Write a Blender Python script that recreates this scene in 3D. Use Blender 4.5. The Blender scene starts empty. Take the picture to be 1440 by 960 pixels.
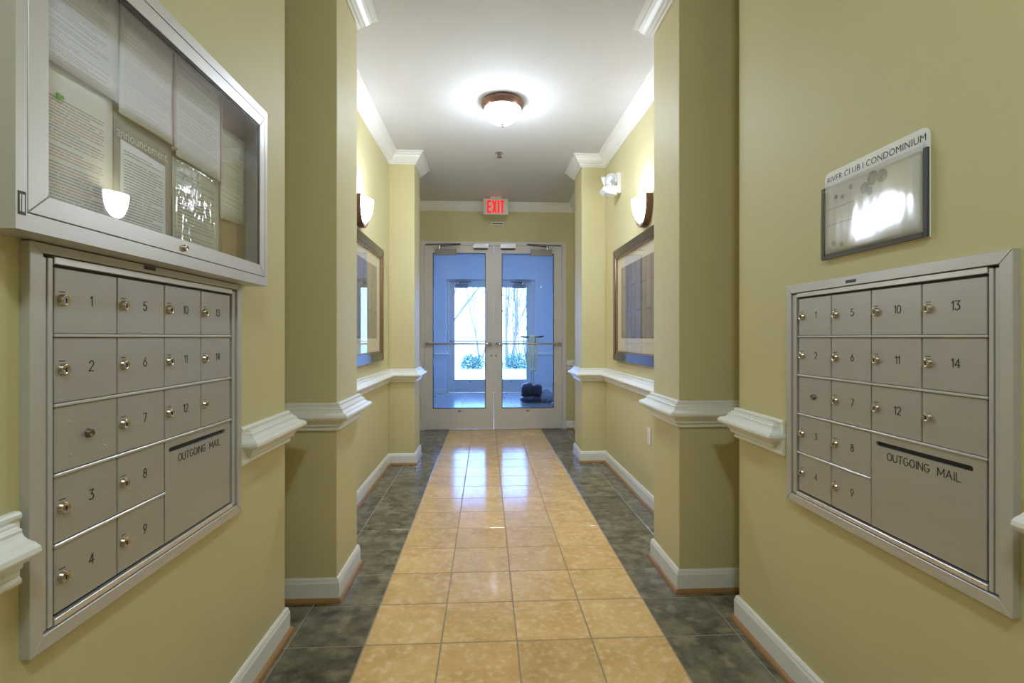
import bpy, bmesh, math, random
from mathutils import Vector, Matrix
random.seed(7)
C = bpy.context.scene
COL = C.collection
R = math.radians

# ---------------------------------------------------------------- camera, world, exposure
H = 1.227
cam_d = bpy.data.cameras.new('camera'); cam_d.sensor_width = 36; cam_d.lens = 17.79
cam_d.shift_y = -6.1 / 1440; cam_d.clip_start = 0.02; cam_d.clip_end = 400
cam = bpy.data.objects.new('camera', cam_d); COL.objects.link(cam)
cam.location = (0, 0, H); cam.rotation_euler = (R(90), 0, R(-2.945))
C.camera = cam
SKY = 13.0
world = bpy.data.worlds.new('world'); C.world = world; world.use_nodes = True
bg = world.node_tree.nodes['Background']
bg.inputs[0].default_value = (0.60, 0.75, 1.0, 1); bg.inputs[1].default_value = SKY
C.view_settings.view_transform = 'Standard'; C.view_settings.look = 'None'
C.view_settings.gamma = 1; C.view_settings.exposure = 0.23
C.view_settings.use_curve_mapping = False
C.cycles.use_denoising = True
C.cycles.max_bounces = 14; C.cycles.diffuse_bounces = 8; C.cycles.glossy_bounces = 5
C.cycles.transparent_max_bounces = 16; C.cycles.transmission_bounces = 8
C.cycles.sample_clamp_indirect = 6.0
DOME = 108.0     # radiance of the ceiling lamp bowls
BOWL = 78.0      # radiance of the sconce bowls
BULB = 13.0     # radiance of the bulbs inside the sconces
LAMP_COL = (0.89, 1.01, 1.20)   # white balance of the photograph: the lamps read neutral
VEST_FILL = 95.0 # radiance of the added, unseen fill lamp in the vestibule
BACK_FILL = 90.0 # radiance of the added, unseen fill lamp behind the viewer

# ---------------------------------------------------------------- materials
def new_mat(name):
    m = bpy.data.materials.new(name); m.use_nodes = True
    nt = m.node_tree; nt.nodes.clear()
    out = nt.nodes.new('ShaderNodeOutputMaterial')
    return m, nt, out
def node(nt, kind, **kw):
    n = nt.nodes.new(kind)
    for k, v in kw.items(): setattr(n, k, v)
    return n
def math_(nt, op, a, b=None, c=None):
    n = nt.nodes.new('ShaderNodeMath'); n.operation = op
    for i, x in enumerate((a, b, c)):
        if x is None: continue
        if isinstance(x, (int, float)): n.inputs[i].default_value = x
        else: nt.links.new(x, n.inputs[i])
    return n.outputs[0]
def mixc(nt, f, a, b, mode='MIX'):
    n = nt.nodes.new('ShaderNodeMix'); n.data_type = 'RGBA'; n.blend_type = mode
    for i, x in ((0, f), (6, a), (7, b)):
        if isinstance(x, (int, float)): n.inputs[i].default_value = x
        elif isinstance(x, tuple): n.inputs[i].default_value = (*x[:3], 1)
        else: nt.links.new(x, n.inputs[i])
    return n.outputs[2]
def pbr(name, col, rough=0.5, metal=0.0, noise=0.0, nscale=8.0, bump=0.0, bscale=60.0, stretch=None,
        spec=0.5, coat=0.0, emit=None, estr=0.0, obj_random=0.0, col2=None, n2=None):
    m, nt, out = new_mat(name)
    p = node(nt, 'ShaderNodeBsdfPrincipled'); nt.links.new(p.outputs[0], out.inputs[0])
    p.inputs['Roughness'].default_value = rough; p.inputs['Metallic'].default_value = metal
    p.inputs['Specular IOR Level'].default_value = spec; p.inputs['Coat Weight'].default_value = coat
    p.inputs['Base Color'].default_value = (*col, 1)
    tc = node(nt, 'ShaderNodeTexCoord')
    vec = tc.outputs['Object']
    if stretch:
        mp = node(nt, 'ShaderNodeMapping'); mp.inputs['Scale'].default_value = stretch
        nt.links.new(vec, mp.inputs[0]); vec = mp.outputs[0]
    if obj_random:
        oi = node(nt, 'ShaderNodeObjectInfo')
        ad = node(nt, 'ShaderNodeVectorMath', operation='MULTIPLY_ADD')
        nt.links.new(oi.outputs['Random'], ad.inputs[0]); ad.inputs[1].default_value = (37, 23, 11)
        nt.links.new(vec, ad.inputs[2]); vec = ad.outputs[0]
    c = None
    if noise or col2:
        t = node(nt, 'ShaderNodeTexNoise'); t.inputs['Scale'].default_value = nscale
        t.inputs['Detail'].default_value = 6; t.inputs['Roughness'].default_value = 0.65
        nt.links.new(vec, t.inputs['Vector'])
        b = col2 if col2 else tuple(x * (1 - noise) for x in col)
        ramp = node(nt, 'ShaderNodeMapRange'); ramp.inputs[1].default_value = 0.32; ramp.inputs[2].default_value = 0.68
        nt.links.new(t.outputs['Fac'], ramp.inputs[0])
        c = mixc(nt, ramp.outputs[0], col, b)
        if n2:
            t2 = node(nt, 'ShaderNodeTexNoise'); t2.inputs['Scale'].default_value = n2[0]; t2.inputs['Detail'].default_value = 8
            nt.links.new(vec, t2.inputs['Vector'])
            r2 = node(nt, 'ShaderNodeMapRange'); r2.inputs[1].default_value = 0.5; r2.inputs[2].default_value = 0.7
            r2.inputs[4].default_value = n2[2]
            nt.links.new(t2.outputs['Fac'], r2.inputs[0])
            c = mixc(nt, r2.outputs[0], c, n2[1])
    if obj_random:
        f = math_(nt, 'MULTIPLY_ADD', oi.outputs['Random'], obj_random, 1 - obj_random / 2)
        cc = node(nt, 'ShaderNodeCombineColor')
        for i in range(3): nt.links.new(f, cc.inputs[i])
        c = mixc(nt, 1.0, c if c is not None else col, cc.outputs[0], 'MULTIPLY')
    if c is not None: nt.links.new(c, p.inputs['Base Color'])
    if bump:
        t = node(nt, 'ShaderNodeTexNoise'); t.inputs['Scale'].default_value = bscale; t.inputs['Detail'].default_value = 3
        nt.links.new(vec, t.inputs['Vector'])
        bn = node(nt, 'ShaderNodeBump'); bn.inputs['Strength'].default_value = bump; bn.inputs['Distance'].default_value = 0.004
        nt.links.new(t.outputs['Fac'], bn.inputs['Height']); nt.links.new(bn.outputs[0], p.inputs['Normal'])
    if emit:
        p.inputs['Emission Color'].default_value = (*emit, 1); p.inputs['Emission Strength'].default_value = estr
    return m
def glass(name, tint=(1, 1, 1), ior=1.45, bump=0.0, bscale=20.0, stretch=(1, 1, 1), rough=0.0, boost=0.0):
    m, nt, out = new_mat(name)
    tr = node(nt, 'ShaderNodeBsdfTransparent'); tr.inputs[0].default_value = (*tint, 1)
    gl = node(nt, 'ShaderNodeBsdfGlossy'); gl.inputs['Roughness'].default_value = rough
    fr = node(nt, 'ShaderNodeFresnel'); fr.inputs[0].default_value = ior
    mx = node(nt, 'ShaderNodeMixShader'); ge = node(nt, 'ShaderNodeNewGeometry')
    fac = math_(nt, 'ADD', fr.outputs[0], boost) if boost else fr.outputs[0]
    fac = math_(nt, 'MULTIPLY', fac, math_(nt, 'SUBTRACT', 1.0, ge.outputs['Backfacing']))   # the reflection comes off the front face only
    nt.links.new(fac, mx.inputs[0]); nt.links.new(tr.outputs[0], mx.inputs[1]); nt.links.new(gl.outputs[0], mx.inputs[2])
    nt.links.new(mx.outputs[0], out.inputs[0])
    if bump:
        tc = node(nt, 'ShaderNodeTexCoord'); mp = node(nt, 'ShaderNodeMapping'); mp.inputs['Scale'].default_value = stretch
        nt.links.new(tc.outputs['Object'], mp.inputs[0])
        t = node(nt, 'ShaderNodeTexNoise'); t.inputs['Scale'].default_value = bscale; t.inputs['Detail'].default_value = 2
        nt.links.new(mp.outputs[0], t.inputs['Vector'])
        bn = node(nt, 'ShaderNodeBump'); bn.inputs['Strength'].default_value = bump; bn.inputs['Distance'].default_value = 0.01
        nt.links.new(t.outputs['Fac'], bn.inputs['Height'])
        nt.links.new(bn.outputs[0], gl.inputs['Normal'])
    return m
def glow(name, col, strength, base=(0.9, 0.9, 0.88)):
    return pbr(name, base, 0.35, emit=col, estr=strength)
def bowl_glow(name, col, strength, z_rim, z_bottom, rim=0.3):
    """frosted glass bowl around a bulb: dimmer towards its rim"""
    m = glow(name, col, strength); nt = m.node_tree; p = nt.nodes['Principled BSDF']
    tc = node(nt, 'ShaderNodeTexCoord'); sx = node(nt, 'ShaderNodeSeparateXYZ'); nt.links.new(tc.outputs['Object'], sx.inputs[0])
    mr = node(nt, 'ShaderNodeMapRange'); nt.links.new(sx.outputs[2], mr.inputs[0])
    mr.inputs[1].default_value = z_rim; mr.inputs[2].default_value = z_bottom; mr.inputs[3].default_value = strength * rim; mr.inputs[4].default_value = strength
    nt.links.new(mr.outputs[0], p.inputs['Emission Strength']); return m
def text_paper(name, paper=(0.86, 0.885, 0.93), ink=(0.1, 0.1, 0.1), red_below=None, pitch=0.0075, u=(0.02, 0.19), v=(0.03, 0.24),
               gaps=0.25, seed=0.0, duty=0.45, strength=0.85):
    """rows of small illegible print: dashes broken into words, ragged right, grouped in paragraphs (object x along, z up)"""
    m, nt, out = new_mat(name)
    p = node(nt, 'ShaderNodeBsdfPrincipled'); nt.links.new(p.outputs[0], out.inputs[0]); p.inputs['Roughness'].default_value = 0.75
    tc = node(nt, 'ShaderNodeTexCoord'); sx = node(nt, 'ShaderNodeSeparateXYZ'); nt.links.new(tc.outputs['Object'], sx.inputs[0])
    x, z = sx.outputs[0], sx.outputs[2]
    row = math_(nt, 'DIVIDE', z, pitch)
    line = math_(nt, 'LESS_THAN', math_(nt, 'FRACT', row), duty)
    rid = math_(nt, 'ADD', math_(nt, 'FLOOR', row), seed)
    wn = node(nt, 'ShaderNodeTexWhiteNoise', noise_dimensions='1D'); nt.links.new(rid, wn.inputs['W'])
    rnd = wn.outputs['Value']
    keep = math_(nt, 'GREATER_THAN', rnd, gaps * 0.7)
    end = math_(nt, 'SUBTRACT', u[1], math_(nt, 'MULTIPLY', math_(nt, 'POWER', rnd, 5.0), (u[1] - u[0]) * 0.55))
    inx = math_(nt, 'MULTIPLY', math_(nt, 'GREATER_THAN', x, u[0]), math_(nt, 'LESS_THAN', x, end))
    inz = math_(nt, 'MULTIPLY', math_(nt, 'GREATER_THAN', z, v[0]), math_(nt, 'LESS_THAN', z, v[1]))
    cb = node(nt, 'ShaderNodeCombineXYZ'); nt.links.new(math_(nt, 'MULTIPLY', x, 240.0), cb.inputs[0]); nt.links.new(math_(nt, 'MULTIPLY', rid, 7.3), cb.inputs[1])
    t = node(nt, 'ShaderNodeTexNoise'); t.inputs['Scale'].default_value = 1.0; t.inputs['Detail'].default_value = 1; nt.links.new(cb.outputs[0], t.inputs['Vector'])
    word = math_(nt, 'GREATER_THAN', t.outputs['Fac'], 0.36)
    f = line
    for k in (keep, inx, inz, word): f = math_(nt, 'MULTIPLY', f, k)
    f = math_(nt, 'MULTIPLY', f, strength)
    inkc = ink
    if red_below is not None:
        r1 = math_(nt, 'LESS_THAN', math_(nt, 'FRACT', math_(nt, 'MULTIPLY', rnd, 7.7)), red_below)
        inkc = mixc(nt, r1, ink, (0.45, 0.08, 0.05))
    nt.links.new(mixc(nt, f, paper, inkc), p.inputs['Base Color'])
    return m

M = {}
M['paint'] = pbr('wall paint', (0.64, 0.572, 0.31), 0.55, noise=0.04, nscale=1.5, bump=0.04, bscale=180, spec=0.35)
M['ceiling'] = pbr('ceiling paint', (0.68, 0.68, 0.67), 0.8, noise=0.03, nscale=2)
M['trim'] = pbr('trim paint', (0.84, 0.83, 0.77), 0.35, noise=0.03, nscale=5)
M['oak'] = pbr('oak shoe moulding', (0.42, 0.22, 0.075), 0.45, noise=0.35, nscale=12, stretch=(8, 8, 60))
M['grout'] = pbr('grout', (0.37, 0.295, 0.20), 0.85, noise=0.2, nscale=30)
M['beige_tile'] = pbr('beige ceramic', (0.82, 0.55, 0.245), 0.13, col2=(0.63, 0.375, 0.135), nscale=7, obj_random=0.14,
                      bump=0.07, bscale=28, spec=0.33, n2=(30, (0.86, 0.66, 0.39), 0.75))
M['slate_tile'] = pbr('dark slate ceramic', (0.225, 0.20, 0.135), 0.20, col2=(0.06, 0.056, 0.042), nscale=9, obj_random=0.35,
                      bump=0.14, bscale=30, spec=0.5, n2=(16, (0.33, 0.28, 0.18), 0.6))
M['grey_tile'] = pbr('grey vestibule ceramic', (0.33, 0.33, 0.34), 0.2, noise=0.25, nscale=8, obj_random=0.12, bump=0.05, bscale=30)
M['vest'] = pbr('vestibule paint', (0.72, 0.73, 0.75), 0.6, noise=0.03, nscale=2)
M['alu'] = pbr('brushed aluminium', (0.50, 0.475, 0.44), 0.42, metal=0.45, noise=0.06, nscale=3, bump=0.03, bscale=90, stretch=(1, 1, 14))
M['alu_light'] = pbr('satin aluminium frame', (0.60, 0.58, 0.555), 0.38, metal=0.4, noise=0.05, nscale=3)
M['alu_rail'] = pbr('bright aluminium rail', (0.70, 0.68, 0.65), 0.3, metal=0.6)
M['lock'] = pbr('nickel brass lock', (0.62, 0.52, 0.40), 0.22, metal=0.95)
M['old_lock'] = pbr('tarnished lock', (0.22, 0.15, 0.11), 0.35, metal=0.8)
M['black'] = pbr('black', (0.012, 0.012, 0.012), 0.5)
M['dark'] = pbr('dark grey', (0.05, 0.05, 0.055), 0.5)
M['digit'] = pbr('engraved dark green paint', (0.012, 0.022, 0.018), 0.5)
M['cork'] = pbr('tan cork board', (0.50, 0.33, 0.13), 0.85, noise=0.25, nscale=120)
M['cab_glass'] = glass('cabinet glass', (0.97, 0.97, 0.98), 1.6, boost=0.04)
M['pane'] = glass('door glass', (0.72, 0.84, 1.0), 1.5)
M['pic_glass'] = glass('picture glass', (0.97, 0.97, 0.97), 1.55, boost=0.05)
M['sleeve'] = glass('clear plastic sleeve', (0.96, 0.96, 0.95), 1.55, bump=0.10, bscale=2.6, stretch=(4.5, 1, 0.8), rough=0.09)
M['sleeve2'] = glass('wavy clear plastic', (0.95, 0.96, 0.94), 1.5, bump=0.5, bscale=14, stretch=(3, 1, 1), rough=0.08, boost=0.03)
M['door'] = pbr('door enamel', (0.74, 0.69, 0.64), 0.4, noise=0.05, nscale=3)
M['steel'] = pbr('satin steel', (0.62, 0.60, 0.57), 0.25, metal=0.9)
M['closer'] = pbr('closer grey enamel', (0.34, 0.30, 0.285), 0.5, metal=0.1)
M['bronze'] = pbr('rubbed bronze', (0.25, 0.135, 0.105), 0.32, metal=0.45, noise=0.3, nscale=14)
M['pic_frame'] = pbr('dark pewter frame', (0.11, 0.08, 0.065), 0.22, metal=0.5, noise=0.35, nscale=30)
M['gold'] = pbr('gilt slip', (0.42, 0.22, 0.07), 0.35, metal=0.5, noise=0.4, nscale=60)
M['mat'] = pbr('cream mat', (0.74, 0.66, 0.48), 0.8)
M['white'] = pbr('white plastic', (0.82, 0.81, 0.77), 0.35)
M['chrome'] = pbr('chrome', (0.85, 0.85, 0.87), 0.08, metal=1.0)
M['lens'] = pbr('lamp lens', (0.75, 0.77, 0.8), 0.12, metal=0.7, bump=0.6, bscale=60)
M['dome'] = bowl_glow('lit ceiling lamp glass', LAMP_COL, DOME, -0.06, -0.15, 0.12)
M['fill_dome_back'] = glow('added fill lamp glass at the back', (0.845, 1.02, 1.15), BACK_FILL)
M['fill_dome_vest'] = glow('added vestibule fill lamp glass', (0.82, 0.95, 1.2), VEST_FILL)
M['bowl'] = glow('lit sconce glass', LAMP_COL, BOWL)
M['bulb'] = glow('bulb', LAMP_COL, BULB)
M['exit_face'] = pbr('exit face', (0.66, 0.66, 0.58), 0.4)
M['exit_red'] = pbr('exit letters', (0.6, 0.008, 0.008), 0.6, emit=(1.0, 0.008, 0.008), estr=0.75)
M['paper'] = pbr('paper', (0.80, 0.79, 0.76), 0.7)
M['taupe'] = pbr('taupe card', (0.36, 0.32, 0.27), 0.7)
M['pink'] = pbr('pink edge', (0.62, 0.40, 0.36), 0.5)
M['green'] = pbr('green sticker', (0.16, 0.42, 0.06), 0.6)
M['cord'] = pbr('cream cord', (0.90, 0.78, 0.45), 0.6)
M['blue_black'] = pbr('navy plastic', (0.012, 0.02, 0.05), 0.35)
M['bluegrey'] = pbr('grey plastic', (0.25, 0.27, 0.32), 0.45)
M['teal'] = pbr('teal plastic', (0.02, 0.10, 0.13), 0.4)
M['maroon'] = pbr('maroon plastic', (0.09, 0.015, 0.03), 0.4)
M['aqua'] = pbr('pale aqua plastic', (0.45, 0.72, 0.72), 0.4)
M['bark'] = pbr('bark', (0.30, 0.22, 0.215), 0.9, noise=0.4, nscale=20)
M['leaf'] = pbr('evergreen leaf', (0.11, 0.21, 0.10), 0.5, noise=0.4, nscale=9)
M['ground'] = pbr('pale concrete', (0.62, 0.60, 0.56), 0.9, noise=0.15, nscale=3)
M['asphalt'] = pbr('far pale ground', (0.66, 0.65, 0.63), 0.95, noise=0.3, nscale=1)

# ---------------------------------------------------------------- mesh builder
class MB:
    def __init__(s): s.v = []; s.f = []; s.sm = []
    def add(s, vs, fs, smooth=False):
        o = len(s.v); s.v += [tuple(v) for v in vs]; s.f += [tuple(i + o for i in f) for f in fs]; s.sm += [smooth] * len(fs); return s
    def box(s, x0, x1, y0, y1, z0, z1):
        x0, x1 = sorted((x0, x1)); y0, y1 = sorted((y0, y1)); z0, z1 = sorted((z0, z1))
        vs = [(x, y, z) for z in (z0, z1) for y in (y0, y1) for x in (x0, x1)]
        return s.add(vs, [(0, 2, 3, 1), (4, 5, 7, 6), (0, 1, 5, 4), (2, 6, 7, 3), (0, 4, 6, 2), (1, 3, 7, 5)])
    def wb(s, u0, u1, v0, v1, d0, d1):            # wall-local box: along, up, out of the wall
        return s.box(u0, u1, -d1, -d0, v0, v1)
    def bar(s, a, b, w, t=None, up=(0, 0, 1)):
        a = Vector(a); b = Vector(b); d = (b - a).normalized(); t = t or w
        u = Vector(up)
        if abs(d.dot(u)) > 0.95: u = Vector((1, 0, 0))
        sx = d.cross(u).normalized() * w / 2; sz = sx.normalized().cross(d).normalized() * t / 2
        vs = [p + i * sx + j * sz for p in (a, b) for (i, j) in ((-1, -1), (1, -1), (1, 1), (-1, 1))]
        return s.add(vs, [(0, 1, 2, 3), (7, 6, 5, 4), (0, 4, 5, 1), (1, 5, 6, 2), (2, 6, 7, 3), (3, 7, 4, 0)])
    def tube(s, pts, r, n=10, cap=True):
        pts = [Vector(p) for p in pts]; rs = r if isinstance(r, (list, tuple)) else [r] * len(pts)
        rings = []; prev = None
        for i, p in enumerate(pts):
            d = (pts[min(i + 1, len(pts) - 1)] - pts[max(i - 1, 0)]).normalized()
            if prev is None:
                u = Vector((0, 0, 1)) if abs(d.z) < 0.9 else Vector((1, 0, 0)); a = d.cross(u).normalized()
            else: a = (prev - d * prev.dot(d)).normalized()
            prev = a; b = d.cross(a)
            rings.append([p + rs[i] * (math.cos(t) * a + math.sin(t) * b) for t in (2 * math.pi * k / n for k in range(n))])
        vs = [v for q in rings for v in q]; fs = []
        for i in range(len(pts) - 1):
            for k in range(n): fs.append((i * n + k, i * n + (k + 1) % n, (i + 1) * n + (k + 1) % n, (i + 1) * n + k))
        s.add(vs, fs, True)
        if cap: s.add(rings[0], [tuple(range(n - 1, -1, -1))]); s.add(rings[-1], [tuple(range(n))])
        return s
    def lathe(s, prof, n=32, mat=None, a0=0.0, a1=None, smooth=True):
        """profile (r, z) about local z, optional matrix"""
        full = a1 is None; a1 = 2 * math.pi if full else a1
        m = n if full else n + 1
        vs = []
        for r, z in prof:
            for k in range(m):
                t = a0 + (a1 - a0) * k / n; vs.append(Vector((r * math.cos(t), r * math.sin(t), z)))
        fs = []
        for i in range(len(prof) - 1):
            for k in range(n):
                k2 = (k + 1) % m if full else k + 1
                fs.append((i * m + k, i * m + k2, (i + 1) * m + k2, (i + 1) * m + k))
        if mat: vs = [mat @ v for v in vs]
        return s.add(vs, fs, smooth)
    def prism(s, poly, d0, d1, f):
        """poly in 2D, extruded d0..d1, f(a, b, d) -> xyz"""
        n = len(poly); vs = [f(a, b, d) for d in (d0, d1) for a, b in poly]
        return s.add(vs, [tuple(range(n))[::-1], tuple(range(n, 2 * n))] + [(i, (i + 1) % n, n + (i + 1) % n, n + i) for i in range(n)])
    def sweep(s, path, prof, side=1):
        """closed profile (out, z) along a plan path; side 1: out is right of travel"""
        P = [Vector((p[0], p[1])) for p in path]; n = len(prof); offs = []
        for i in range(len(P)):
            ds = []
            if i > 0: ds.append((P[i] - P[i - 1]).normalized())
            if i < len(P) - 1: ds.append((P[i + 1] - P[i]).normalized())
            ns = [Vector((d.y, -d.x)) * side for d in ds]
            if len(ns) == 2:
                b = (ns[0] + ns[1]); b.normalize(); b /= max(0.2, b.dot(ns[0]))
            else: b = ns[0]
            offs.append(b)
        vs = [(P[i].x + offs[i].x * o, P[i].y + offs[i].y * o, z) for i in range(len(P)) for o, z in prof]
        fs = [(i * n + k, i * n + (k + 1) % n, (i + 1) * n + (k + 1) % n, (i + 1) * n + k) for i in range(len(P) - 1) for k in range(n)]
        s.add(vs, fs)
        e = (len(P) - 1) * n
        return s.add(vs[:n], [tuple(range(n))]).add(vs[e:], [tuple(range(n - 1, -1, -1))])
    def mesh(s, name, mat):
        me = bpy.data.meshes.new(name); me.from_pydata(s.v, [], s.f); me.validate()
        if len(me.polygons) == len(s.sm): me.polygons.foreach_set('use_smooth', s.sm)
        bm = bmesh.new(); bm.from_mesh(me); bmesh.ops.recalc_face_normals(bm, faces=bm.faces); bm.to_mesh(me); bm.free()
        me.materials.append(mat); me.update(); return me
    def build(s, name, mat, parent=None, bevel=0.0, seg=2, loc=None):
        o = bpy.data.objects.new(name, s.mesh(name, M[mat] if isinstance(mat, str) else mat)); COL.objects.link(o)
        if parent: o.parent = parent
        if loc: o.location = loc
        if bevel:
            b = o.modifiers.new('bevel', 'BEVEL'); b.width = bevel; b.segments = seg; b.limit_method = 'ANGLE'; b.angle_limit = R(40)
            b.harden_normals = False
        return o
def tag(o, label, cat=None, group=None, kind=None):
    o['label'] = label
    if cat: o['category'] = cat
    if group: o['group'] = group
    if kind: o['kind'] = kind
    return o
def empty(name, loc=(0, 0, 0), rz=0.0):
    o = bpy.data.objects.new(name, None); COL.objects.link(o); o.location = loc; o.rotation_euler = (0, 0, rz)
    o.empty_display_size = 0.1; return o
def structure(o, label, cat): return tag(o, label, cat, kind='structure')
def kids(o): return [c for c in bpy.data.objects if c.parent == o]
def copy_tree(o, parent=None):
    c = o.copy(); COL.objects.link(c); c.parent = parent
    for ch in kids(o): copy_tree(ch, c)
    return c
def text_mb(s, width, height=None, thick=0.0006, y0=0.0):
    """built-in sans text as geometry in the wall-local plane (x along, z up), origin bottom left"""
    cu = bpy.data.curves.new('lettering', 'FONT'); cu.body = s; cu.size = 1.0; cu.resolution_u = 3
    o = bpy.data.objects.new('lettering', cu); COL.objects.link(o)
    dg = bpy.context.evaluated_depsgraph_get(); dg.update()
    me = bpy.data.meshes.new_from_object(o.evaluated_get(dg))
    vs = [v.co.copy() for v in me.vertices]; fs = [tuple(p.vertices) for p in me.polygons]
    bpy.data.objects.remove(o); bpy.data.curves.remove(cu); bpy.data.meshes.remove(me)
    xs = [v.x for v in vs]; ys = [v.y for v in vs]
    k = width / (max(xs) - min(xs)); kz = (height / (max(ys) - min(ys))) if height else k
    mb = MB(); mb.add([((v.x - min(xs)) * k, y0 - thick, (v.y - min(ys)) * kz) for v in vs], fs)
    return mb
def arc(cx, cy, rx, ry, a0, a1, n=10):
    return [(cx + rx * math.cos(R(a0 + (a1 - a0) * i / n)), cy + ry * math.sin(R(a0 + (a1 - a0) * i / n))) for i in range(n + 1)]
STROKES = {   # single-stroke engraving letters in a box 0..w x 0..1
    '0': (0.56, [arc(0.28, 0.5, 0.28, 0.5, 90, 450, 20)]),
    '1': (0.22, [[(0.0, 0.8), (0.2, 1.0), (0.2, 0.0)]]),
    '2': (0.56, [arc(0.28, 0.72, 0.27, 0.28, 165, -30, 10) + [(0.0, 0.0), (0.56, 0.0)]]),
    '3': (0.56, [[(0.02, 1.0), (0.54, 1.0), (0.25, 0.6)] + arc(0.25, 0.3, 0.3, 0.3, 90, -150, 12)]),
    '4': (0.6, [[(0.44, 0.0), (0.44, 1.0), (0.0, 0.3), (0.6, 0.3)]]),
    '5': (0.56, [[(0.52, 1.0), (0.1, 1.0), (0.05, 0.55)] + arc(0.26, 0.32, 0.3, 0.32, 120, -150, 12)]),
    '6': (0.56, [[(0.42, 1.0), (0.05, 0.45)], arc(0.28, 0.3, 0.27, 0.3, 0, 360, 16)]),
    '7': (0.56, [[(0.0, 1.0), (0.56, 1.0), (0.18, 0.0)]]),
    '8': (0.56, [arc(0.28, 0.76, 0.22, 0.24, 0, 360, 14), arc(0.28, 0.27, 0.28, 0.27, 0, 360, 16)]),
    '9': (0.56, [[(0.14, 0.0), (0.51, 0.55)], arc(0.28, 0.7, 0.27, 0.3, 0, 360, 16)]),
    'O': (0.72, [arc(0.36, 0.5, 0.36, 0.5, 0, 360, 20)]),
    'U': (0.64, [[(0, 1.0)] + arc(0.32, 0.32, 0.32, 0.32, 180, 360, 10) + [(0.64, 1.0)]]),
    'T': (0.62, [[(0, 1), (0.62, 1)], [(0.31, 1), (0.31, 0)]]),
    'G': (0.72, [arc(0.36, 0.5, 0.36, 0.5, 50, 350, 18) + [(0.71, 0.45), (0.42, 0.45)]]),
    'I': (0.06, [[(0.03, 0), (0.03, 1)]]),
    'N': (0.66, [[(0, 0), (0, 1), (0.66, 0), (0.66, 1)]]),
    'M': (0.76, [[(0, 0), (0, 1), (0.38, 0.25), (0.76, 1), (0.76, 0)]]),
    'A': (0.68, [[(0, 0), (0.34, 1), (0.68, 0)], [(0.12, 0.34), (0.56, 0.34)]]),
    'L': (0.5, [[(0, 1), (0, 0), (0.5, 0)]]),
    ' ': (0.5, []),
}
def engrave(s, cx, z0, h, d, line=0.0019, gap=0.22, width=None):
    tot = sum(STROKES[c][0] for c in s) + gap * (len(s) - 1)
    kx = (width / tot) if width else h
    x = cx - tot * kx / 2; mb = MB()
    for c in s:
        w, ss = STROKES[c]
        for st in ss:
            for a, b in zip(st, st[1:]):
                pa = Vector((x + a[0] * kx, -d - 0.0003, z0 + a[1] * h)); pb = Vector((x + b[0] * kx, -d - 0.0003, z0 + b[1] * h))
                dd = (pb - pa); 
                if dd.length < 1e-6: continue
                dd.normalize()
                mb.bar(pa - dd * line * 0.4, pb + dd * line * 0.4, line, 0.0006, up=(0, 1, 0))
        x += (w + gap) * kx
    return mb

# ---------------------------------------------------------------- plan of the hall
ZC = 3.0
LN, RN = -0.83, 1.095            # mailbox wall faces
LA, RA = -0.94, 1.18             # alcove wall faces
LP, RP = -0.695, 0.932           # pillar faces
LQ, RQ = -0.69, 0.94             # far pilaster faces
Y_END, Y_P0, Y_P1, Y_Q0, Y_Q1, Y_D = 2.14, 2.40, 2.77, 4.93, 5.32, 6.72
YB = -4.0
POC = 0.42                       # depth of the slot between mailbox wall and pillar
DC = 0.1025                      # centre of the door pair
XC, TW, PH = 0.125, 0.3048, 2.0427

def side_wall(name, s, near, alc, pil, qil, label):
    out = s * 2.1
    o = MB().box(out, near, YB, Y_END, 0, ZC).box(out, near + s * POC, Y_END, Y_P0, 0, ZC).box(out, alc, Y_P1 - 0.05, Y_D + 0.14, 0, ZC).box(out, near + s * POC, Y_P0, Y_P1, 0, ZC).build(name, 'paint', bevel=0.004)
    structure(o, label, 'wall')
    MB().box(near + s * POC, pil, Y_P0, Y_P1, 0, ZC).build('pillar', 'paint', o, bevel=0.004)
    MB().box(alc + s * 0.0, qil, Y_Q0, Y_Q1, 0, ZC).build('pilaster', 'paint', o, bevel=0.004)
    return o
side_wall('wall_left', -1, LN, LA, LP, LQ, 'yellow green painted hall wall holding the notice cabinet, with pillars')
side_wall('wall_right', 1, RN, RA, RP, RQ, 'yellow green painted hall wall below the small directory sign, with pillars')
o = MB().box(-2.1, DC - 0.97, Y_D, Y_D + 0.14, 0, ZC).box(DC + 0.97, 2.1, Y_D, Y_D + 0.14, 0, ZC).box(DC - 0.97, DC + 0.97, Y_D, Y_D + 0.14, 2.49, ZC).build('wall_back', 'paint')
structure(o, 'end wall of the hall around the inner glass doors', 'wall')
o = MB().box(-2.1, 2.1, YB - 0.1, YB, 0, ZC).build('wall_front', 'paint')
structure(o, 'plain painted wall closing the hall behind the viewer', 'wall')
o = MB().box(-2.1, 2.1, YB - 0.1, 11.45, ZC, ZC + 0.12).build('ceiling', 'ceiling')
structure(o, 'flat white ceiling with a round lamp and sprinkler', 'ceiling')

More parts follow.
